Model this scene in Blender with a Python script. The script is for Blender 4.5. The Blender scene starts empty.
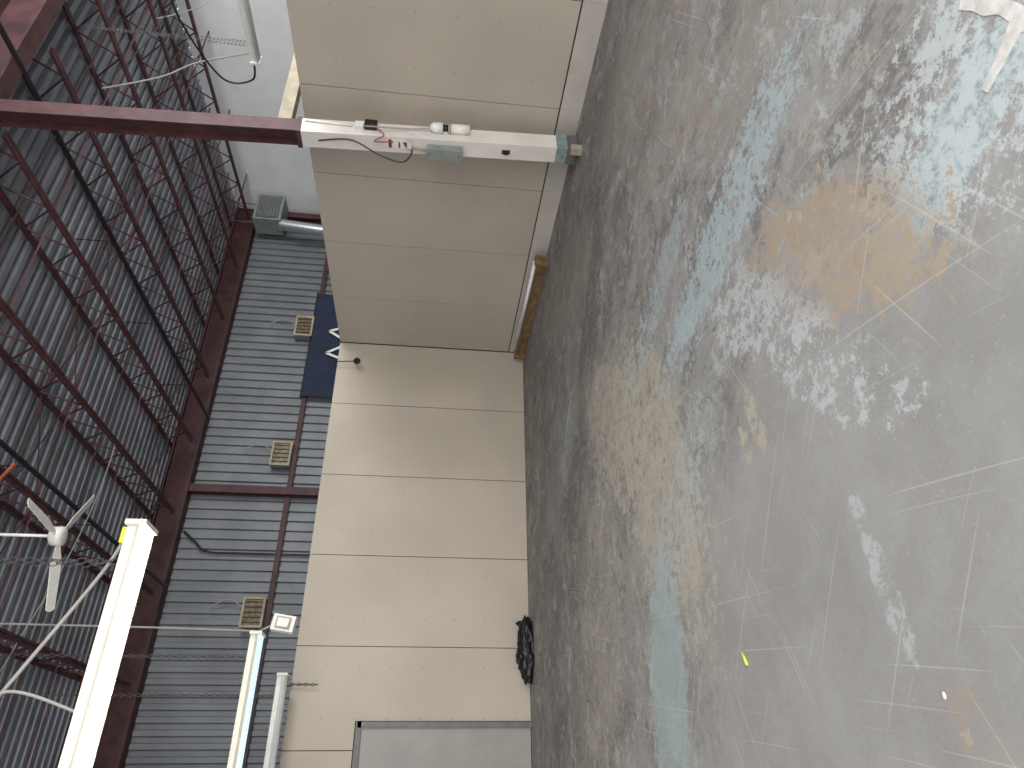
import bpy, math, random
from mathutils import Vector, Matrix, noise as mn
random.seed(4)
scene=bpy.context.scene
try:
    scene.view_settings.view_transform='Standard'
    scene.view_settings.look='None'
except Exception as e: print(e)

# ------------------------------------------------------------------ materials
def s2l(c):
    return tuple(((v/255)/12.92 if v/255<=0.04045 else ((v/255+0.055)/1.055)**2.4) for v in c)+(1.0,)
class NT:
    def __init__(s,name):
        s.m=bpy.data.materials.new(name); s.m.use_nodes=True
        s.t=s.m.node_tree; s.b=s.t.nodes['Principled BSDF']
    def n(s,t): return s.t.nodes.new(t)
    def put(s,sock,v):
        if isinstance(v,bpy.types.NodeSocket): s.t.links.new(v,sock)
        else: sock.default_value=v
    def math(s,op,a,b=0.0,clamp=False):
        n=s.n('ShaderNodeMath'); n.operation=op; n.use_clamp=clamp
        s.put(n.inputs[0],a); s.put(n.inputs[1],b); return n.outputs[0]
    def mix(s,f,a,b,mode='MIX'):
        n=s.n('ShaderNodeMix'); n.data_type='RGBA'; n.blend_type=mode
        s.put(n.inputs[0],f); s.put(n.inputs[6],a); s.put(n.inputs[7],b); return n.outputs[2]
    def noise(s,vec,scale,detail=4,rough=0.55,dist=0.0):
        n=s.n('ShaderNodeTexNoise'); n.inputs['Scale'].default_value=scale
        n.inputs['Detail'].default_value=detail; n.inputs['Roughness'].default_value=rough
        n.inputs['Distortion'].default_value=dist
        if vec is not None: s.put(n.inputs['Vector'],vec)
        return n.outputs[0]
    def step(s,v,lo,hi):
        n=s.n('ShaderNodeMapRange'); n.interpolation_type='SMOOTHSTEP'
        s.put(n.inputs[0],v); n.inputs[1].default_value=lo; n.inputs[2].default_value=hi
        return n.outputs[0]
    def pos(s): return s.n('ShaderNodeNewGeometry').outputs['Position']
    def sep(s,v):
        n=s.n('ShaderNodeSeparateXYZ'); s.put(n.inputs[0],v); return n.outputs
    def comb(s,x,y,z=0.0):
        n=s.n('ShaderNodeCombineXYZ'); s.put(n.inputs[0],x); s.put(n.inputs[1],y); s.put(n.inputs[2],z); return n.outputs[0]
    def vmath(s,op,a,b):
        n=s.n('ShaderNodeVectorMath'); n.operation=op; s.put(n.inputs[0],a); s.put(n.inputs[1],b); return n.outputs[0]
    def bump(s,h,st=0.3,d=0.01):
        n=s.n('ShaderNodeBump'); n.inputs['Strength'].default_value=st; n.inputs['Distance'].default_value=d
        s.put(n.inputs['Height'],h); s.t.links.new(n.outputs[0],s.b.inputs['Normal'])

def simple(name,col,rough=0.6,metal=0.0,var=0.12,scale=6.0,dark=None,emis=None,estr=0.0):
    k=NT(name); c=s2l(col); P=k.pos()
    n1=k.noise(P,scale,5,0.6)
    d=tuple(x*(1-var*2.2) for x in c[:3])+(1,) if dark is None else s2l(dark)
    l=tuple(min(1,x*(1+var)) for x in c[:3])+(1,)
    k.put(k.b.inputs['Base Color'],k.mix(k.step(n1,0.3,0.7),d,l))
    k.b.inputs['Roughness'].default_value=rough; k.b.inputs['Metallic'].default_value=metal
    if emis:
        k.b.inputs['Emission Color'].default_value=s2l(emis); k.b.inputs['Emission Strength'].default_value=estr
    return k.m

M={}
M['steel']=simple('oxide_red_steel',(72,40,42),0.6,0.0,0.2,5)
M['steeld']=simple('dark_joist_steel',(80,44,48),0.6,0.0,0.2,5)
M['deck']=simple('galvanised_deck',(136,139,147),0.5,0.25,0.12,1.2)
M['siding']=simple('galvanised_siding',(116,119,122),0.5,0.2,0.08,1.5)
M['whitewall']=simple('white_wall_liner',(240,241,241),0.7,0,0.03,2)
M['white']=simple('white_enamel',(225,224,218),0.45,0,0.04,8)
M['cream']=simple('cream_enamel',(232,227,210),0.45,0,0.04,8)
M['offwhite']=simple('column_white_paint',(216,210,202),0.55,0,0.04,3)
M['grey']=simple('grey_box_paint',(132,140,136),0.5,0.1,0.08,8)
M['dgrey']=simple('door_frame_grey',(98,98,98),0.5,0.1,0.08,8)
M['doorp']=simple('door_panel_grey',(146,140,135),0.55,0.0,0.05,2)
M['black']=simple('black_plastic',(22,22,24),0.4,0,0.1,8)
M['blackpipe']=simple('black_pipe',(34,32,36),0.5,0.2,0.1,8)
M['navy']=simple('navy_banner_cloth',(26,38,62),0.8,0,0.1,5)
M['wood']=simple('brown_wood',(122,98,66),0.6,0,0.2,12)
M['tan']=simple('tan_timber',(166,156,136),0.7,0,0.1,6)
M['silver']=simple('silver_foil_duct',(200,204,206),0.3,0.8,0.06,20)
M['teal']=simple('teal_band_paint',(126,142,142),0.6,0,0.15,14)
M['red']=simple('red_label',(150,50,48),0.6,0,0.1,9)
M['orange']=simple('orange_strap',(180,98,60),0.7,0,0.1,9)
M['yellow']=simple('yellow_chalk',(215,212,70),0.5,0,0.05,9)
M['cable']=simple('grey_cable',(150,147,141),0.5,0,0.05,9)
M['chain']=simple('chain_steel',(100,98,98),0.4,0.6,0.1,9)
M['tape']=simple('white_tape',(212,208,204),0.8,0,0.10,22)
M['bag']=simple('black_bag_plastic',(17,18,20),0.42,0,0.2,10)
M['tubeA']=simple('lit_tube_warm',(255,250,235),0.3,0,0.0,5,emis=(255,249,234),estr=18)
M['tubeB']=simple('lit_tube_cool',(225,240,250),0.3,0,0.0,5,emis=(170,214,244),estr=1.1)
M['tubeoff']=simple('unlit_tube',(225,228,230),0.25,0,0.02,5)
M['lampamber']=simple('amber_lens',(120,105,75),0.3,0,0.3,16)

# ------------------------------------------------------------------ mesh builder
class MB:
    def __init__(s): s.v=[];s.f=[];s.mi=[];s.sm=[];s.mats=[]
    def mid(s,m):
        if m not in s.mats: s.mats.append(m)
        return s.mats.index(m)
    def add(s,vs,fs,m,smooth=False):
        o=len(s.v); s.v+= [tuple(v) for v in vs]; i=s.mid(m)
        for f in fs: s.f.append(tuple(o+a for a in f)); s.mi.append(i); s.sm.append(smooth)
    def box(s,c,d,m,R=None):
        hx,hy,hz=d[0]/2,d[1]/2,d[2]/2
        vs=[Vector((x,y,z)) for x in(-hx,hx) for y in(-hy,hy) for z in(-hz,hz)]
        if R is not None: vs=[R@v for v in vs]
        c=Vector(c); vs=[v+c for v in vs]
        s.add(vs,[(0,1,3,2),(4,6,7,5),(0,4,5,1),(2,3,7,6),(0,2,6,4),(1,5,7,3)],m)
    def bb(s,a,b,m):
        s.box([(a[i]+b[i])/2 for i in range(3)],[abs(b[i]-a[i]) for i in range(3)],m)
    def sweep(s,pts,r,m,n=8,caps=True):
        pts=[Vector(p) for p in pts]; rr=r if isinstance(r,(list,tuple)) else [r]*len(pts)
        t=(pts[1]-pts[0]).normalized(); up=Vector((0,0,1)) if abs(t.z)<0.9 else Vector((1,0,0))
        nx=t.cross(up).normalized(); vs=[]
        for i,p in enumerate(pts):
            if i==0: tt=pts[1]-pts[0]
            elif i==len(pts)-1: tt=pts[-1]-pts[-2]
            else: tt=(pts[i+1]-pts[i-1])
            tt.normalize(); nx=(nx-tt*nx.dot(tt)).normalized(); ny=tt.cross(nx)
            for k in range(n):
                a=2*math.pi*k/n; vs.append(p+(nx*math.cos(a)+ny*math.sin(a))*rr[i])
        fs=[(i*n+k,i*n+(k+1)%n,(i+1)*n+(k+1)%n,(i+1)*n+k) for i in range(len(pts)-1) for k in range(n)]
        if caps: fs+= [tuple(range(n-1,-1,-1)),tuple((len(pts)-1)*n+k for k in range(n))]
        s.add(vs,fs,m,n>=8)
    def cyl(s,a,b,r,m,n=12): s.sweep([a,b],r,m,n)
    def sphere(s,c,r,m,nu=14,nv=8):
        c=Vector(c); rx,ry,rz=(r,r,r) if not isinstance(r,(tuple,list)) else r
        vs=[c+Vector((0,0,rz))]
        for j in range(1,nv):
            for i in range(nu):
                th=math.pi*j/nv; ph=2*math.pi*i/nu
                vs.append(c+Vector((rx*math.sin(th)*math.cos(ph),ry*math.sin(th)*math.sin(ph),rz*math.cos(th))))
        vs.append(c-Vector((0,0,rz))); fs=[(0,1+i,1+(i+1)%nu) for i in range(nu)]
        for j in range(nv-2):
            for i in range(nu):
                a=1+j*nu; fs.append((a+i,a+nu+i,a+nu+(i+1)%nu,a+(i+1)%nu))
        a=1+(nv-2)*nu; fs+=[(a+i,len(vs)-1,a+(i+1)%nu) for i in range(nu)]
        s.add(vs,fs,m,True)
    def chain(s,a,b,m,L=0.05,r=0.005):
        a=Vector(a);b=Vector(b);d=b-a;N=max(2,int(d.length/(L*0.8)));t=d.normalized()
        up=Vector((1,0,0)) if abs(t.x)<0.9 else Vector((0,1,0)); n1=t.cross(up).normalized(); n2=t.cross(n1)
        for i in range(N):
            c=a+d*((i+0.5)/N); w=n1 if i%2 else n2; pts=[]
            for k in range(9):
                an=2*math.pi*k/8; pts.append(c+t*(L/2*math.cos(an))+w*(L*0.28*math.sin(an)))
            s.sweep(pts,r,m,4,False)
    def ibeam(s,a,b,h,w,m,tf=0.02,tw=0.014):
        a=Vector(a);b=Vector(b);c=(a+b)/2;L=(b-a).length
        s.box(c,(L,tw,h),m); s.box(c+Vector((0,0,h/2-tf/2)),(L,w,tf),m); s.box(c-Vector((0,0,h/2-tf/2)),(L,w,tf),m)
    def obj(s,name,loc=None):
        me=bpy.data.meshes.new(name); me.from_pydata(s.v,[],s.f); 
        for m in s.mats: me.materials.append(M[m] if isinstance(m,str) else m)
        me.polygons.foreach_set('material_index',s.mi); me.polygons.foreach_set('use_smooth',s.sm)
        me.update(); o=bpy.data.objects.new(name,me); scene.collection.objects.link(o); return o
def smoothpath(pts,n=8):
    pts=[Vector(p) for p in pts]; P=[pts[0]]+pts+[pts[-1]]; out=[]
    for i in range(1,len(P)-2):
        for k in range(n):
            t=k/n; a,b,c,d=P[i-1],P[i],P[i+1],P[i+2]
            out.append(0.5*((2*b)+(c-a)*t+(2*a-5*b+4*c-d)*t*t+(3*b-a-3*c+d)*t**3))
    out.append(pts[-1]); return out

XR=6.60; YF=9.77; H=3.08      # partition walls
YB=13.5; XW=12.95; ZR=6.70    # building shell

# ------------------------------------------------------------------ floor
def floor_mat():
    k=NT('worn_painted_concrete'); P=k.pos(); X,Y,Z=k.sep(P)
    w1=k.noise(P,1.6,5,0.65)
    fine=k.noise(P,42,6,0.75); med=k.noise(P,6,10,0.78); big=k.noise(P,1.1,4,0.6)
    fine2=k.noise(k.vmath('ADD',P,(7,3,1)),110,3,0.75)
    chip=k.noise(k.vmath('ADD',P,(11,5,0)),16,10,0.85)
    def blob(cx,cy,rx,ry,ang,cov=0.12,amp=6.0,e=0.12):
        ca,sa=math.cos(math.radians(ang)),math.sin(math.radians(ang))
        dx=k.math('SUBTRACT',X,cx); dy=k.math('SUBTRACT',Y,cy)
        a=k.math('DIVIDE',k.math('ADD',k.math('MULTIPLY',dx,ca),k.math('MULTIPLY',dy,sa)),rx)
        b=k.math('DIVIDE',k.math('SUBTRACT',k.math('MULTIPLY',dy,ca),k.math('MULTIPLY',dx,sa)),ry)
        r=k.math('SQRT',k.math('ADD',k.math('MULTIPLY',a,a),k.math('MULTIPLY',b,b)))
        v=k.math('MINIMUM',k.math('SUBTRACT',1.0,r),cov)
        v=k.math('ADD',v,k.math('MULTIPLY',k.math('SUBTRACT',med,0.5),amp*0.55))
        v=k.math('ADD',v,k.math('MULTIPLY',k.math('SUBTRACT',chip,0.5),amp*0.8))
        return k.step(v,-e,e)
    col=k.mix(k.step(big,0.35,0.65),s2l((145,144,142)),s2l((155,154,152)))
    col=k.mix(k.math('MULTIPLY',k.step(fine2,0.45,0.7),0.3),col,s2l((121,120,118)))
    cloud=k.step(k.noise(k.vmath('ADD',P,(60,3,0)),3.5,8,0.7),0.42,0.62)
    col=k.mix(k.math('MULTIPLY',cloud,0.3),col,s2l((167,167,165)))
    wx=k.math('ADD',X,k.math('MULTIPLY',k.math('SUBTRACT',w1,0.5),1.8))
    wy=k.math('ADD',Y,k.math('MULTIPLY',k.math('SUBTRACT',w1,0.5),1.8))
    worn=k.math('MAXIMUM',k.step(wx,1.1,2.1),k.step(wy,3.2,4.4))
    dk=k.step(k.math('ADD',k.math('MULTIPLY',med,0.6),k.math('MULTIPLY',big,0.4)),0.45,0.54)
    col=k.mix(k.math('MULTIPLY',k.math('MULTIPLY',worn,dk),0.6),col,s2l((122,119,115)))
    far=k.step(k.math('ADD',wy,k.math('MULTIPLY',X,0.35)),5.0,6.6)
    col=k.mix(k.math('MULTIPLY',far,0.6),col,s2l((112,108,105)))
    sv=k.vmath('MULTIPLY',P,(1.0,0.7,1.0))
    st=k.step(k.noise(k.vmath('ADD',sv,(8,14,0)),2.3,10,0.8,0.4),0.51,0.57)
    col=k.mix(k.math('MULTIPLY',k.math('MULTIPLY',st,worn),0.6),col,s2l((97,95,94)))
    farp=k.math('MULTIPLY',far,k.step(k.noise(k.vmath('ADD',P,(3,9,0)),1.8,10,0.78),0.50,0.56))
    col=k.mix(k.math('MULTIPLY',farp,0.6),col,s2l((158,151,142)))
    ch=k.step(k.noise(k.vmath('ADD',P,(20,1,0)),5.0,10,0.85),0.55,0.58)
    col=k.mix(k.math('MULTIPLY',k.math('MULTIPLY',ch,worn),0.6),col,s2l((174,167,155)))
    ch2=k.step(k.noise(k.vmath('ADD',P,(2,31,0)),3.0,10,0.82),0.55,0.58)
    col=k.mix(k.math('MULTIPLY',k.math('MULTIPLY',ch2,worn),0.6),col,s2l((178,182,182)))
    ch3=k.step(k.noise(k.vmath('ADD',P,(44,31,0)),3.0,8,0.7),0.665,0.685)
    col=k.mix(k.math('MULTIPLY',ch3,0.7),col,s2l((180,172,159)))
    cream=s2l((180,171,155)); tan=s2l((163,148,129)); blue=s2l((166,182,187)); teal=s2l((156,173,177)); pale=s2l((188,196,198))
    brown=s2l((152,141,132)); dark=s2l((98,96,95))
    for (a,c,f) in [((3.6,5.6,2.0,0.35,140,0.15,5),dark,0.65),((5.6,4.4,0.9,0.25,100,0.15,5),dark,0.6),((4.1,3.8,1.0,0.22,115,0.05),dark,0.45),((2.3,8.0,2.5,0.7,175,0.1,5),dark,0.4),
                    ((1.95,4.05,1.1,0.55,20,0.18),cream,0.75),((2.7,4.9,0.9,0.45,50,0.12),cream,0.65),
                    ((3.9,3.0,0.7,0.35,60,-0.05),tan,0.4),((5.0,3.2,1.1,0.5,70,0.05),brown,0.65),((3.2,1.8,0.9,0.3,80,0.0),brown,0.6),
                    ((5.2,6.4,1.3,0.45,70,0.1),brown,0.6),
                    ((2.55,2.55,0.9,0.20,103,0.18),blue,0.75),((1.86,2.3,0.5,0.18,60,0.04),pale,0.7),((2.9,3.6,0.7,0.14,110,0.1),blue,0.5),
                    ((1.62,1.20,0.5,0.15,110,0.3),blue,0.8),((1.72,1.05,0.55,0.30,105,0.0),pale,0.8),
                    ((1.76,1.76,0.50,0.22,45,0.26),tan,0.8),((2.12,2.1,0.26,0.12,70,0.2),tan,0.75),((1.50,1.62,0.3,0.12,60,0.1),tan,0.65),
                    ((1.3,2.0,0.35,0.10,50,-0.12),pale,0.7),((1.47,2.62,0.16,0.05,10,0.15),cream,0.8),((1.40,2.75,0.1,0.04,10,0.15),cream,0.8),
                    ((0.62,2.05,0.24,0.04,8,-0.06),pale,0.55),((0.12,1.84,0.14,0.07,20,0.0),tan,0.5),
                    ((0.55,4.25,0.82,0.30,-12,0.8,2.6,0.08),teal,0.68),((1.5,3.6,0.6,0.2,120,-0.05),blue,0.5),
                    ((3.3,7.0,1.0,0.35,110,0.0),teal,0.35),((1.2,5.8,1.4,0.6,150,0.0),cream,0.4)]:
        b=blob(*a); col=k.mix(k.math('MULTIPLY',b,f),col,c)
    # straight drag scratches: strongly stretched noise in several directions
    for (ang,sx,sy,lo,st_,off) in [(25,60,0.9,0.70,0.35,3),(-35,55,0.8,0.705,0.32,17),(78,65,0.8,0.70,0.30,31),(140,50,1.0,0.71,0.3,45)]:
        ca,sa=math.cos(math.radians(ang)),math.sin(math.radians(ang))
        u=k.math('ADD',k.math('MULTIPLY',X,ca),k.math('MULTIPLY',Y,sa)); v=k.math('SUBTRACT',k.math('MULTIPLY',Y,ca),k.math('MULTIPLY',X,sa))
        v=k.math('ADD',v,k.math('MULTIPLY',k.math('SINE',k.math('MULTIPLY',u,0.9)),0.08))
        n=k.noise(k.comb(k.math('MULTIPLY',u,sy),k.math('MULTIPLY',v,sx),float(off)),1.0,1.0,0.4)
        col=k.mix(k.math('MULTIPLY',k.step(n,lo,lo+0.04),st_),col,s2l((198,196,191)))
    col=k.mix(k.math('MULTIPLY',k.step(fine,0.56,0.68),k.math('ADD',k.math('MULTIPLY',worn,0.4),0.10)),col,s2l((92,90,88)))
    col=k.mix(k.math('MULTIPLY',k.step(k.math('SUBTRACT',1.0,fine),0.57,0.68),0.3),col,s2l((190,188,184)))
    k.put(k.b.inputs['Base Color'],col)
    k.put(k.b.inputs['Roughness'],k.math('ADD',0.55,k.math('MULTIPLY',med,0.3)))
    k.b.inputs['Specular IOR Level'].default_value=0.35
    k.bump(k.math('ADD',k.math('MULTIPLY',med,0.6),k.math('MULTIPLY',fine,0.4)),0.3,0.005)
    return k.m
b=MB(); b.bb((-9,-4,-0.1),(XW+0.1,YB+0.2,0),floor_mat()); b.obj('floor')

# ------------------------------------------------------------------ gypsum walls
def gyp_mat(name,col,ax):
    k=NT(name); P=k.pos(); X,Y,Z=k.sep(P); A=X if ax=='x' else Y
    n=k.noise(P,0.7,3,0.5); n2=k.noise(P,9,5,0.6)
    c=k.mix(k.step(n,0.3,0.7),s2l(tuple(v*0.96 for v in col)),s2l(tuple(min(255,v*1.02) for v in col)))
    c=k.mix(k.math('MULTIPLY',k.step(n2,0.6,0.8),0.12),c,s2l((120,112,102)))
    fx=k.math('SUBTRACT',k.math('FRACT',k.math('DIVIDE',A,0.61)),0.5); fz=k.math('SUBTRACT',k.math('FRACT',k.math('DIVIDE',Z,0.41)),0.5)
    d=k.math('SQRT',k.math('ADD',k.math('POWER',k.math('MULTIPLY',fx,0.61),2.0),k.math('POWER',k.math('MULTIPLY',fz,0.41),2.0)))
    dot=k.math('SUBTRACT',1.0,k.step(d,0.006,0.016))
    c=k.mix(k.math('MULTIPLY',dot,0.4),c,s2l((105,98,90)))
    k.put(k.b.inputs['Base Color'],c); k.b.inputs['Roughness'].default_value=0.75
    return k.m
M['gypF']=gyp_mat('gypsum_far',(179,169,155),'x'); M['gypR']=gyp_mat('gypsum_right',(176,166,153),'y')
M['gypL']=simple('gypsum_lower_strip',(180,173,165),0.75,0,0.05,3)
M['gap']=simple('board_gap',(50,46,42),0.8)
D0,D1,DH=-0.12,0.86,2.20
b=MB()
b.bb((-6,YF+0.02,0),(D0-0.03,YF+0.14,H),'gap'); b.bb((D1+0.03,YF+0.02,0),(XR+0.14,YF+0.14,H),'gap'); b.bb((D0-0.03,YF+0.02,DH+0.03),(D1+0.03,YF+0.14,H),'gap')
edges=[XR-1.16]
while edges[-1]>-6: edges.append(edges[-1]-1.22)
xs=[XR]+edges
for i in range(len(xs)-1):
    a,c=xs[i+1]+0.005,xs[i]-0.005
    segs=[(a,c,0,H)]
    if c>D0-.03 and a<D1+.03:
        segs=[]
        if a<D0-.03: segs.append((a,D0-.03,0,H))
        if c>D1+.03: segs.append((D1+.03,c,0,H))
        segs.append((max(a,D0-.03),min(c,D1+.03),DH+.03,H))
    for s_ in segs: b.bb((s_[0],YF+0.008,s_[2]+0.004),(s_[1],YF+0.019,s_[3]),'gypF')
b.obj('wall_far')
b=MB()
b.bb((XR+0.02,-2.5,0),(XR+0.14,YF,H),'gap')
y=YF
while y>-2.4:
    b.bb((XR+0.008,y-1.215,0.255),(XR+0.019,y-0.005,H),'gypR')
    b.bb((XR+0.010,y-1.218,0.0),(XR+0.019,y-0.001,0.238),'gypL'); y-=1.22
b.obj('wall_right')

b=MB()
b.bb((D0-0.02,YF-0.03,0),(D0+0.05,YF+0.06,DH),'dgrey'); b.bb((D1-0.05,YF-0.03,0),(D1+0.02,YF+0.06,DH),'dgrey')
b.bb((D0-0.02,YF-0.03,DH-0.05),(D1+0.02,YF+0.06,DH+0.02),'dgrey')
b.bb((D0+0.05,YF+0.005,0.01),(D1-0.05,YF+0.045,DH-0.05),'doorp')
b.cyl((D0+0.12,YF-0.05,1.0),(D0+0.12,YF+0.005,1.0),0.025,'chain'); b.cyl((D0+0.12,YF-0.05,1.0),(D0+0.24,YF-0.05,1.0),0.012,'chain')
b.obj('door_1')

# ------------------------------------------------------------------ shell
def corr(name,u0,u1,v0,v1,w,depth,pitch,kind,mat):
    prof=[];u=u0
    while u<u1:
        prof+=[(u,0),(u+0.42*pitch,0),(u+0.5*pitch,depth),(u+0.92*pitch,depth)]; u+=pitch
    prof.append((u,0)); vs=[];fs=[]
    for (p,d) in prof:
        for q in (v0,v1):
            vs.append((q,p,w+d) if kind=='roof' else (p,w+d,q))
    for i in range(len(prof)-1): fs.append((2*i,2*i+1,2*i+3,2*i+2))
    b=MB(); b.add(vs,fs,mat)
    if kind=='roof': b.bb((v0,u0,w+depth+0.01),(v1,u,w+depth+0.06),mat)
    else: b.bb((u0,w+depth+0.01,v0),(u,w+depth+0.06,v1),mat)
    return b.obj(name)
corr('ceiling',-3.5,YB+0.1,-9,XW+0.1,ZR,0.075,0.20,'roof','deck')
corr('wall_back',-9,XW,0,ZR,YB,0.05,0.20,'wall','siding')
b=MB(); b.bb((XW,-3.5,0),(XW+0.1,YB+0.1,ZR),'whitewall')
b.obj('wall_side')

b=MB(); b.ibeam((-9,YB-0.14,6.40),(XW-0.02,YB-0.14,6.40),0.5,0.24,'steel'); b.obj('eave_beam')
b=MB()
for z in (1.4,4.28): 
    b.bb((-9,YB-0.1,z-0.05),(XW-0.2,YB-0.09,z+0.05),'steel'); b.bb((-9,YB-0.1,z+0.04),(XW-0.2,YB-0.005,z+0.05),'steel')
b.obj('wall_girt')
for xx in (12.78,5.35,0.2,-5.0):
    b=MB(); b.box((xx,YB-0.2,3.08),(0.16,0.015,6.14),'steel'); b.box((xx,YB-0.11,3.08),(0.012,0.17,6.14),'steel'); b.box((xx,YB-0.025,3.08),(0.16,0.015,6.14),'steel')
    b.obj('wall_post')
b=MB(); b.ibeam((-9,5.2,6.36),(XW-0.02,5.2,6.36),0.48,0.22,'steel')
b.obj('roof_girder')
x=12.2
while x>-8.5:
    b=MB()
    for (ya,yb) in ((5.32,YB-0.3),(-3.3,5.08)):
        zt,zb=ZR-0.03,ZR-0.50
        for dx in (-0.025,0.025):
            b.box((x+dx,(ya+yb)/2,zt),(0.035,yb-ya+0.2,0.035),'steeld')
            b.box((x+dx,(ya+yb)/2,zb),(0.035,yb-ya-0.5,0.04),'steeld')
        n=int((yb-ya-0.5)/0.36); st=(yb-ya-0.5)/n
        for i in range(n):
            y0=ya+0.25+i*st; y1=y0+st
            p=(x,y0,zb if i%2 else zt);q=(x,y1,zt if i%2 else zb)
            b.cyl(p,q,0.014,'steeld',5)
    b.obj('roof_joist'); x-=1.5
b=MB()
for yy in (6.8,8.6,10.4,12.2):
    b.cyl((-9,yy,ZR-0.47),(XW-0.02,yy,ZR-0.47),0.014,'steeld',5); b.cyl((-9,yy,ZR-0.06),(XW-0.02,yy,ZR-0.06),0.014,'steeld',5)
    if yy in (8.6,12.2):
        x=12.2
        while x>-7: 
            b.cyl((x,yy,ZR-0.47),(x-1.5,yy,ZR-0.05),0.010,'steeld',5); b.cyl((x,yy,ZR-0.05),(x-1.5,yy,ZR-0.47),0.010,'steeld',5); x-=1.5
b.obj('joist_bridging')
b=MB()
for xx in (3.4,6.9): 
    b.cyl((xx,-3,6.12),(xx,YB-0.3,6.12),0.03,'blackpipe',8)
    for yy in (6,8,10,12): b.cyl((xx,yy,6.12),(xx,yy,ZR),0.008,'blackpipe',5)
b.obj('sprinkler_pipe')
b=MB()
def sag(a,c,s,r=0.007,m='blackpipe'):
    a=Vector(a);c=Vector(c); b.sweep([a.lerp(c,t/12)-Vector((0,0,s*4*(t/12)*(1-t/12))) for t in range(13)],r,m,6)
sag((12.2,11.6,6.2),(9.2,11.4,6.2),0.15); sag((10.7,9.5,6.2),(7.7,9.6,6.2),0.1)
sag((4.7,10,6.2),(1.7,9.2,6.2),0.12,0.007,'cable'); sag((1.7,9.2,6.2),(0.2,7.8,6.2),0.15,0.007,'cable'); sag((6.2,11.5,6.2),(3.2,11.8,6.2),0.12)
sag((12.9,6.6,6.2),(9.2,6.8,6.2),0.35,0.010); sag((12.9,7.6,6.0),(10.7,7.0,6.2),0.4,0.009,'cable')
b.obj('ceiling_cables')
b=MB()
b.sweep(smoothpath([(4.1,YB-0.06,3.0),(4.1,YB-0.06,5.0),(4.12,YB-0.06,5.6),(4.3,YB-0.06,5.85),(4.5,YB-0.06,6.1)]),0.022,'blackpipe')
b.obj('wall_conduit')

# ------------------------------------------------------------------ steel column
b=MB()
base=Vector((6.33,5.2,0)); top=Vector((6.09,5.2,6.12))
def cp(z): return base+(top-base)*(z/6.12)
tilt=Matrix.Rotation(math.atan2(-0.24,6.12),3,'Y')
def cseg(z0,z1,w,m,ox=0,oy=0,wx=None):
    c=cp((z0+z1)/2)+Vector((ox,oy,0)); b.box(c,(wx or w,w,(z1-z0)),m,tilt)
cseg(0.0,0.02,0.30,'dgrey'); cseg(0.02,0.14,0.222,'dgrey'); cseg(0.14,0.26,0.216,'teal'); cseg(0.26,3.05,0.205,'offwhite')
for oy in (-0.09,0.09): 
    c=cp((3.05+6.12)/2)+Vector((0,oy,0)); b.box(c,(0.18,0.02,3.07),'steel',tilt)
c=cp((3.05+6.12)/2); b.box(c,(0.02,0.17,3.07),'steel',tilt)
cseg(3.03,3.08,0.225,'steel'); cseg(6.06,6.12,0.26,'steel')
def R_(a,ax): return Matrix.Rotation(a,3,ax)
c=cp(0.82)+Vector((-0.108,0.0,0)); b.box(c,(0.008,0.05,0.09),'steel',tilt); b.box(c+Vector((-0.01,0,0)),(0.03,0.035,0.05),'black',tilt)
c=cp(2.02)+Vector((-0.108,-0.02,0)); b.box(c,(0.006,0.11,0.20),'white',tilt); b.box(c+Vector((-0.004,0,0.07)),(0.004,0.11,0.035),'red',tilt); b.box(c+Vector((-0.004,0.01,-0.03)),(0.004,0.07,0.02),'red',tilt); b.box(c+Vector((-0.02,-0.02,-0.1)),(0.004,0.08,0.14),'white',R_(0.4,'Y')); b.box(c+Vector((-0.024,-0.02,-0.1)),(0.003,0.06,0.03),'red',R_(0.4,'Y'))
b.box(cp(1.78)+Vector((-0.02,-0.106,0)),(0.06,0.006,0.22),'tape',tilt)
b.box(cp(2.30)+Vector((0.03,-0.135,0)),(0.10,0.06,0.13),'black'); b.box(cp(2.42)+Vector((0.0,-0.135,0)),(0.09,0.06,0.09),'white')
b.box(cp(1.50)+Vector((-0.15,0.02,0)),(0.085,0.12,0.38),'grey'); b.box(cp(1.50)+Vector((-0.198,0.02,0)),(0.010,0.135,0.40),'grey')
for q in (-.16,.16): b.sphere(cp(1.50)+Vector((-0.205,0.02,q)),0.008,'chain',8,5)
b.cyl(cp(1.69)+Vector((-0.14,0.02,0)),cp(1.9)+Vector((-0.11,0.02,0)),0.014,'cable')
# siren
b.cyl(cp(1.24)+Vector((0.03,-0.155,0)),cp(1.44)+Vector((0.03,-0.155,0)),0.052,'white'); b.cyl(cp(1.44)+Vector((0.03,-0.155,0)),cp(1.47)+Vector((0.03,-0.155,0)),0.054,'tan'); b.cyl(cp(1.47)+Vector((0.03,-0.155,0)),cp(1.53)+Vector((0.03,-0.155,0)),0.036,'black')
b.sweep([cp(1.53)+Vector((0.03,-0.155,0)),cp(1.63)+Vector((0.03,-0.155,0)),cp(1.67)+Vector((0.03,-0.155,0))],[0.062,0.058,0.03],'white')
b.box(cp(1.45)+Vector((0.03,-0.11,0)),(0.04,0.03,0.34),'white')
b.sweep(smoothpath([cp(2.85)+Vector((-0.11,0,0)),cp(2.5)+Vector((-0.13,-0.05,0)),cp(2.2)+Vector((-0.24,0.03,0)),cp(1.95)+Vector((-0.30,0.06,0)),cp(1.85)+Vector((-0.17,0.02,0)),cp(1.95)+Vector((-0.12,-0.05,0))]),0.008,'blackpipe',6)
b.sweep(smoothpath([cp(2.4)+Vector((0.0,-0.14,0)),cp(2.2)+Vector((-0.05,-0.18,0)),cp(1.9)+Vector((0,-0.14,0)),cp(1.62)+Vector((0.03,-0.15,0))]),0.008,'cable',6)
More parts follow.
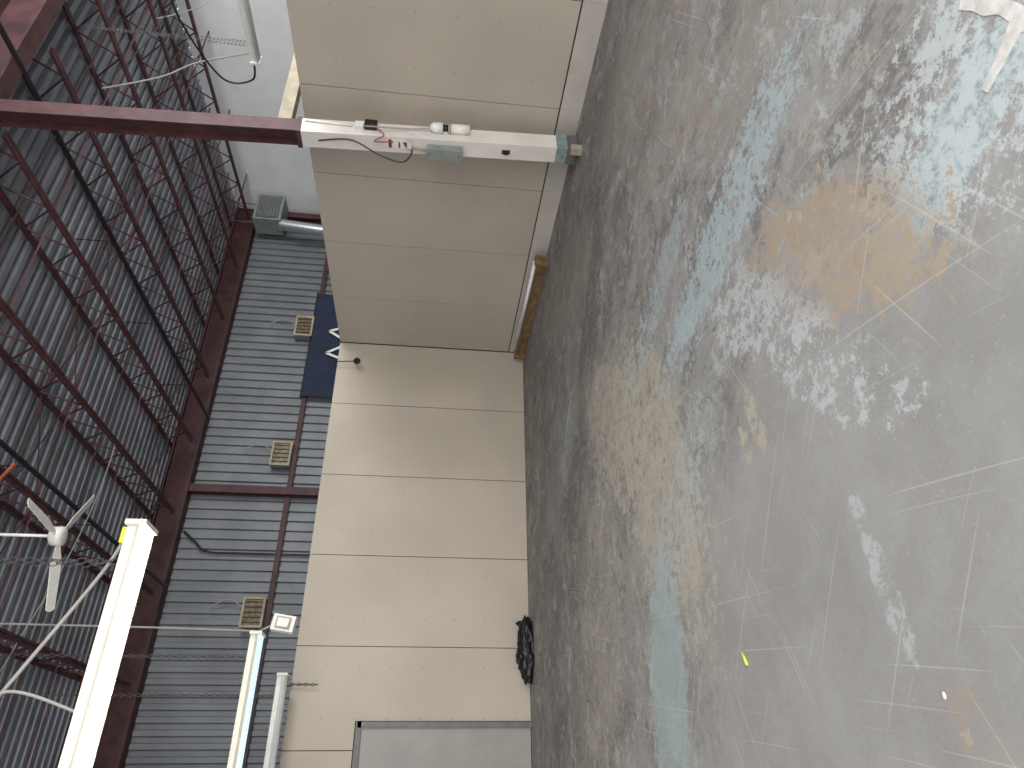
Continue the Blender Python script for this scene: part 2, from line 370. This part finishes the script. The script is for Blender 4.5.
b.sweep(smoothpath([cp(2.3)+Vector((0.0,-0.17,0)),cp(2.15)+Vector((-0.12,-0.14,0)),cp(2.25)+Vector((-0.16,-0.08,0)),cp(2.05)+Vector((-0.13,-0.06,0))]),0.006,'red',6)
b.sweep([cp(3.0)+Vector((0.06,-0.115,0)),cp(2.5)+Vector((0.02,-0.12,0))],0.010,'white',8)
b.obj('steel_column')
b=MB(); b.bb((6.10,5.0,0),(6.18,5.08,0.12),'tan'); b.obj('wood_block')

# ------------------------------------------------------------------ fluorescent fixtures
def fixture(p0,L,axis,tube,name='fluorescent_light',w=0.17,top=6.2,extra=None,body='white'):
    b=MB(); ax=Vector((1,0,0)) if axis=='x' else Vector((0,1,0)); sd=Vector((0,1,0)) if axis=='x' else Vector((1,0,0))
    p=Vector(p0); q=p+ax*L
    def bx(o0,o1,s0,s1,z0,z1,m):
        a=p+ax*o0+sd*s0+Vector((0,0,z0)); c=p+ax*o1+sd*s1+Vector((0,0,z1)); b.bb([min(a[i],c[i]) for i in range(3)],[max(a[i],c[i]) for i in range(3)],m)
    bx(0,L,-w*0.28,w*0.28,0.0,0.07,body)
    for sgn in (-1,1):
        vs=[p+sd*(sgn*w*0.28)+Vector((0,0,0.012)),q+sd*(sgn*w*0.28)+Vector((0,0,0.012)),q+sd*(sgn*w*0.55)+Vector((0,0,-0.03)),p+sd*(sgn*w*0.55)+Vector((0,0,-0.03))]
        vs+= [v+Vector((0,0,0.006)) for v in vs]
        b.add(vs,[(0,1,2,3),(7,6,5,4),(0,4,5,1),(2,6,7,3),(1,5,6,2),(0,3,7,4)],body)
        b.cyl(p+ax*0.03+sd*(sgn*w*0.22)+Vector((0,0,-0.028)),q-ax*0.03+sd*(sgn*w*0.22)+Vector((0,0,-0.028)),0.019,tube,12)
    for o in (0,L-0.03): bx(o,o+0.03,-w*0.5,w*0.5,-0.055,0.072,body)
    for c in (0.25,L-0.25):
        for sg in(-1,1):
            b.chain(p+ax*c+sd*(sg*0.04)+Vector((0,0,0.07)),p+ax*c+Vector((0,0,top-p.z)),'chain',0.06,0.003)
    if extra: extra(b)
    return b.obj(name)
def exA(b):
    b.sweep(smoothpath([(1.45,4.5,3.35),(1.2,4.5,3.44),(0.54,4.5,3.77),(-0.5,4.5,4.3),(-1.6,4.6,5.0),(-2.8,5.1,6.2)]),0.012,'cable',8)
    b.sweep(smoothpath([(0.45,4.48,3.33),(0.55,4.45,3.72),(0.35,4.45,3.9),(0.1,4.45,3.75),(-0.2,4.48,3.34)]),0.009,'cable',8)
    b.box((1.46,4.5,3.345),(0.10,0.09,0.04),'yellow')
fixture((-0.92,4.5,3.26),2.46,'x','tubeA',w=0.23,extra=exA,body='cream')
def exB(b):
    R=R_(0.15,'Y')
    b.box((1.70,8.1,2.97),(0.17,0.12,0.24),'white',R); b.box((1.70,8.035,2.97),(0.12,0.02,0.16),'tan',R); b.box((1.70,8.025,2.97),(0.09,0.02,0.12),'white',R)
    b.cyl((1.69,8.1,3.08),(1.60,8.1,3.26),0.012,'cable'); b.sweep(smoothpath([(1.62,8.1,3.26),(1.64,8.08,4.5),(1.66,8.1,6.2)]),0.010,'cable',6)
fixture((-0.86,8.1,3.22),2.46,'x','tubeB',extra=exB,w=0.24,body='cream')
fixture((-1.06,9.4,3.12),2.44,'x','tubeoff')
def exD(b):
    b.sweep(smoothpath([(8.5,4.4,4.12),(8.45,4.6,4.7),(8.4,5.3,4.9),(8.5,6.3,4.6),(8.55,6.35,4.2),(8.5,6.02,4.1)]),0.014,'blackpipe',6)
    b.sweep(smoothpath([(8.5,5.9,4.12),(8.6,6.2,4.9),(8.5,6.4,5.4),(8.4,6.6,6.2)]),0.012,'cable',6)
fixture((8.5,3.58,4.06),2.44,'y','tubeoff',extra=exD)
b=MB()
b.chain((1.30,YF-0.06,3.08),(1.30,YF-0.06,2.74),'chain',0.05,0.006); b.cyl((1.30,YF+0.01,3.07),(1.30,YF-0.07,3.07),0.008,'chain',6); b.obj('hanging_chain')

# ceiling fan
b=MB(); c=Vector((2.42,7.5,5.28))
b.cyl(c,c+Vector((0,0,ZR-0.5-c.z)),0.016,'white'); b.sweep([c+Vector((0,0,-0.06)),c+Vector((0,0,-0.045)),c+Vector((0,0,0.05)),c+Vector((0,0,0.09))],[0.05,0.10,0.10,0.04],'white',16)
b.sweep([c+Vector((0,0,0.85)),c+Vector((0,0,0.92))],[0.03,0.06],'white',12)
for az in (188,68,308):
    R=Matrix.Rotation(math.radians(az-31.4),3,'Z'); pr=[(0.10,0.03),(0.18,0.045),(0.26,0.07),(0.74,0.055),(0.76,0.0)]
    vs=[];tw=0.3
    for (r_,hw) in pr:
        hw=max(hw,0.02)
        for sg in (-1,1):
            for dz in(-0.004,0.004): vs.append(c+R@Vector((r_,sg*hw*0.9,sg*hw*tw+dz-0.01)))
    fs=[]
    for i in range(len(pr)-1):
        a=4*i; e=a+4; fs+=[(a,e,e+2,a+2),(a+1,a+3,e+3,e+1),(a,a+1,e+1,e),(a+2,e+2,e+3,a+3)]
    fs+=[(0,2,3,1),(4*len(pr)-4,4*len(pr)-3,4*len(pr)-1,4*len(pr)-2)]
    b.add(vs,fs,'white')
b.obj('ceiling_fan')
b=MB(); b.box((3.1,7.64,6.14),(0.40,0.04,0.012),'orange',R_(0.45,'Y')); b.box((2.92,7.64,6.22),(0.03,0.045,0.12),'orange'); b.obj('orange_strap')

for xx in (2.98,6.14,9.34):
    b=MB(); yc=YB-0.22; z=4.52
    b.bb((xx-0.24,yc,z-0.20),(xx+0.24,yc+0.2,z+0.20),'grey')
    for (x0,x1,z0,z1) in ((-.27,.27,.16,.20),(-.27,.27,-.20,-.16),(-.27,-.23,-.16,.16),(.23,.27,-.16,.16)): b.bb((xx+x0,yc-0.04,z+z0),(xx+x1,yc,z+z1),'tan')
    b.bb((xx-0.23,yc-0.012,z-0.16),(xx+0.23,yc,z+0.16),'lampamber')
    for i in range(5): b.cyl((xx-0.18+i*0.09,yc-0.03,z-0.17),(xx-0.18+i*0.09,yc-0.03,z+0.17),0.007,'blackpipe',5)
    b.sweep(smoothpath([(xx+0.1,yc+0.1,z+0.2),(xx+0.25,yc+0.1,z+0.5),(xx+0.1,yc+0.12,z+0.8)]),0.012,'cable',6)
    b.obj('wall_flood_light')

# banner
b=MB(); vs=[];fs=[];nx,nz=28,10
for i in range(nx+1):
    for j in range(nz+1):
        t=i/nx; z=4.34-1.6*j/nz
        vs.append((7.55+2.8*t,YB-0.17-0.03*math.sin(t*22)*(0.3+j/nz),z))
for i in range(nx):
    for j in range(nz):
        a=i*(nz+1)+j; fs.append((a,a+1,a+nz+2,a+nz+1))
b.add(vs,fs,'navy',True)
def strip(p,q,w):
    p=Vector(p);q=Vector(q);d=(q-p).normalized();n=Vector((-d.y,d.x))*w/2
    pts=[p+n,p-n,q-n,q+n]; b.add([(v.x,YB-0.235,v.y) for v in pts],[(0,1,2,3)],'white')
cx,cz=8.95,3.58
for (p,q) in (((-.62,-.45),(-.3,.36)),((-.3,.36),(0,-.12)),((0,-.12),(.3,.36)),((.3,.36),(.62,-.45)),((-.30,-.45),(-.16,-.02)),((.30,-.45),(.16,-.02)),((-.2,-.3),(.2,-.3))):
    strip((cx+p[0],cz+p[1]),(cx+q[0],cz+q[1]),0.06)
b.cyl((7.5,YB-0.15,4.35),(10.4,YB-0.15,4.35),0.02,'blackpipe',8)
b.obj('hanging_banner')

b=MB(); b.sweep(smoothpath([(6.15,YF+0.05,H),(6.15,YF-0.08,H+0.03),(6.15,YF-0.12,2.95),(6.15,YF-0.14,2.80)]),0.009,'black',8)
b.sphere((6.15,YF-0.15,2.75),0.055,'black'); b.cyl((6.15,YF-0.15,2.75),(6.12,YF-0.22,2.72),0.03,'black')
b.obj('security_camera')

# heater & flex duct
b=MB(); b.bb((12.05,12.75,5.4),(12.85,13.28,6.05),'grey'); b.bb((12.1,12.73,5.46),(12.8,12.75,5.99),'dgrey')
for i in range(7): b.box((12.45,12.72,5.51+i*0.07),(0.66,0.03,0.012),'grey',R_(0.5,'X'))
for xx in (12.15,12.75): b.cyl((xx,13.0,6.05),(xx,13.0,ZR),0.012,'chain',6)
pts=[];rs=[]
for i in range(61):
    t=i/60; pts.append(Vector((12.1-0.12*math.sin(t*1.4),12.95,5.45-1.5*t))); rs.append(0.13+0.014*(i%2))
b.sweep(pts,rs,'silver',14)
b.bb((11.85,12.8,3.6),(12.15,13.1,3.98),'silver'); b.bb((11.9,12.85,0),(12.1,13.05,3.6),'silver')
b.obj('unit_heater')

b=MB(); b.bb((7.9,6.52,3.62),(9.8,6.68,3.80),'tan')
for xx in (8.0,9.7): b.bb((xx-0.06,6.54,0),(xx+0.06,6.66,3.62),'tan')
b.obj('timber_frame')

# wood batten with tube along right wall
b=MB(); b.bb((6.45,7.2,0.0),(6.50,9.62,0.13),'wood'); b.bb((6.39,7.2,0.13),(6.50,9.62,0.155),'wood')
for yy in (7.22,9.58): b.bb((6.36,yy-0.03,0.0),(6.51,yy+0.03,0.18),'wood')
b.cyl((6.42,7.3,0.178),(6.42,9.1,0.178),0.022,'tubeoff'); b.bb((6.45,7.3,0.155),(6.50,9.1,0.20),'white')
b.obj('wooden_light_batten')

# trash bag
b=MB(); nu,nv=84,42; vs=[];fs=[]
c=Vector((1.72,YF-0.24,0.0))
for j in range(nv+1):
    for i in range(nu):
        th=math.pi*j/nv; ph=2*math.pi*i/nu; d=Vector((math.sin(th)*math.cos(ph),math.sin(th)*math.sin(ph),math.cos(th)))
        r_=1+0.28*(mn.noise(d*2.2+Vector((3,1,4)))) +0.20*abs(mn.noise(d*5.5))+0.16*abs(mn.noise(d*12))
        p=Vector((d.x*0.36*r_,d.y*0.16*r_,0.06+d.z*0.13*r_)); p.z=max(p.z,0.004); vs.append(c+p)
for j in range(nv):
    for i in range(nu): a=j*nu; fs.append((a+i,a+nu+i,a+nu+(i+1)%nu,a+(i+1)%nu))
b.add(vs,fs,'bag',True); b.sweep([(1.96,YF-0.23,0.10),(2.02,YF-0.23,0.16),(2.07,YF-0.22,0.18)],[0.03,0.02,0.045],'bag')
b.obj('trash_bag')

# floor bits
b=MB()
def flat(pts,m,z=0.002): 
    n=len(pts); b.add([(p[0],p[1],z) for p in pts]+[(p[0],p[1],0.0005) for p in pts],[tuple(range(n))]+[(i,(i+1)%n,n+(i+1)%n,n+i) for i in range(n)],m)
flat([(1.985,0.955),(1.955,0.985),(1.90,0.955),(1.85,0.940),(1.80,0.905),(1.745,0.893),(1.70,0.965),(1.668,1.04),(1.640,1.03),(1.665,0.95),(1.685,0.885),(1.66,0.86),(1.685,0.832),(1.76,0.852),(1.82,0.872),(1.87,0.905),(1.93,0.925)],'tape')
b.obj('floor_tape')
b=MB(); b.cyl((0.51,3.125,0.008),(0.56,3.155,0.008),0.007,'yellow',8); b.cyl((0.56,3.155,0.008),(0.568,3.16,0.008),0.004,'yellow',8); b.obj('yellow_chalk_stick')
b=MB(); b.sphere((0.24,1.93,0.002),(0.012,0.008,0.004),'tape',8,5); b.obj('plaster_chip')

# ------------------------------------------------------------------ light
w=bpy.data.worlds.new('world'); scene.world=w; w.use_nodes=True
w.node_tree.nodes['Background'].inputs[0].default_value=(0.95,0.965,1.0,1); w.node_tree.nodes['Background'].inputs[1].default_value=1.42
def area(name,loc,rot,sx,sy,e,col=(1,1,1)):
    l=bpy.data.lights.new(name,'AREA'); l.shape='RECTANGLE'; l.size=sx; l.size_y=sy; l.energy=e; l.color=col
    o=bpy.data.objects.new(name,l); o.location=loc; o.rotation_euler=[math.radians(a) for a in rot]; scene.collection.objects.link(o)
area('dock_door_daylight',(0,-3.2,2.6),(80,0,0),8,4.5,620,(1,0.98,0.95))
area('side_bay_fill',(9.9,-1,5.0),(80,0,0),5,3,900,(1,1,1))  # unseen fill lamp, added to brighten the white side wall

# ------------------------------------------------------------------ camera
f,p,r,yaw=690.0,math.radians(6.25),math.radians(3.1),math.radians(31.4)
Fh=Vector((math.sin(yaw),math.cos(yaw),0)); R0=Vector((math.cos(yaw),-math.sin(yaw),0)); Zu=Vector((0,0,1))
F=Fh*math.cos(p)-Zu*math.sin(p); D0v=-Fh*math.sin(p)-Zu*math.cos(p)
ri=R0*math.cos(r)-D0v*math.sin(r); di=R0*math.sin(r)+D0v*math.cos(r)
mat=Matrix((( di.x,ri.x,-F.x,0),(di.y,ri.y,-F.y,0),(di.z,ri.z,-F.z,1.45),(0,0,0,1)))
cam=bpy.data.cameras.new('camera'); co=bpy.data.objects.new('camera',cam); scene.collection.objects.link(co)
cam.sensor_fit='HORIZONTAL'; cam.sensor_width=36; cam.lens=36*f/1024; cam.clip_end=100
co.matrix_world=mat; scene.camera=co
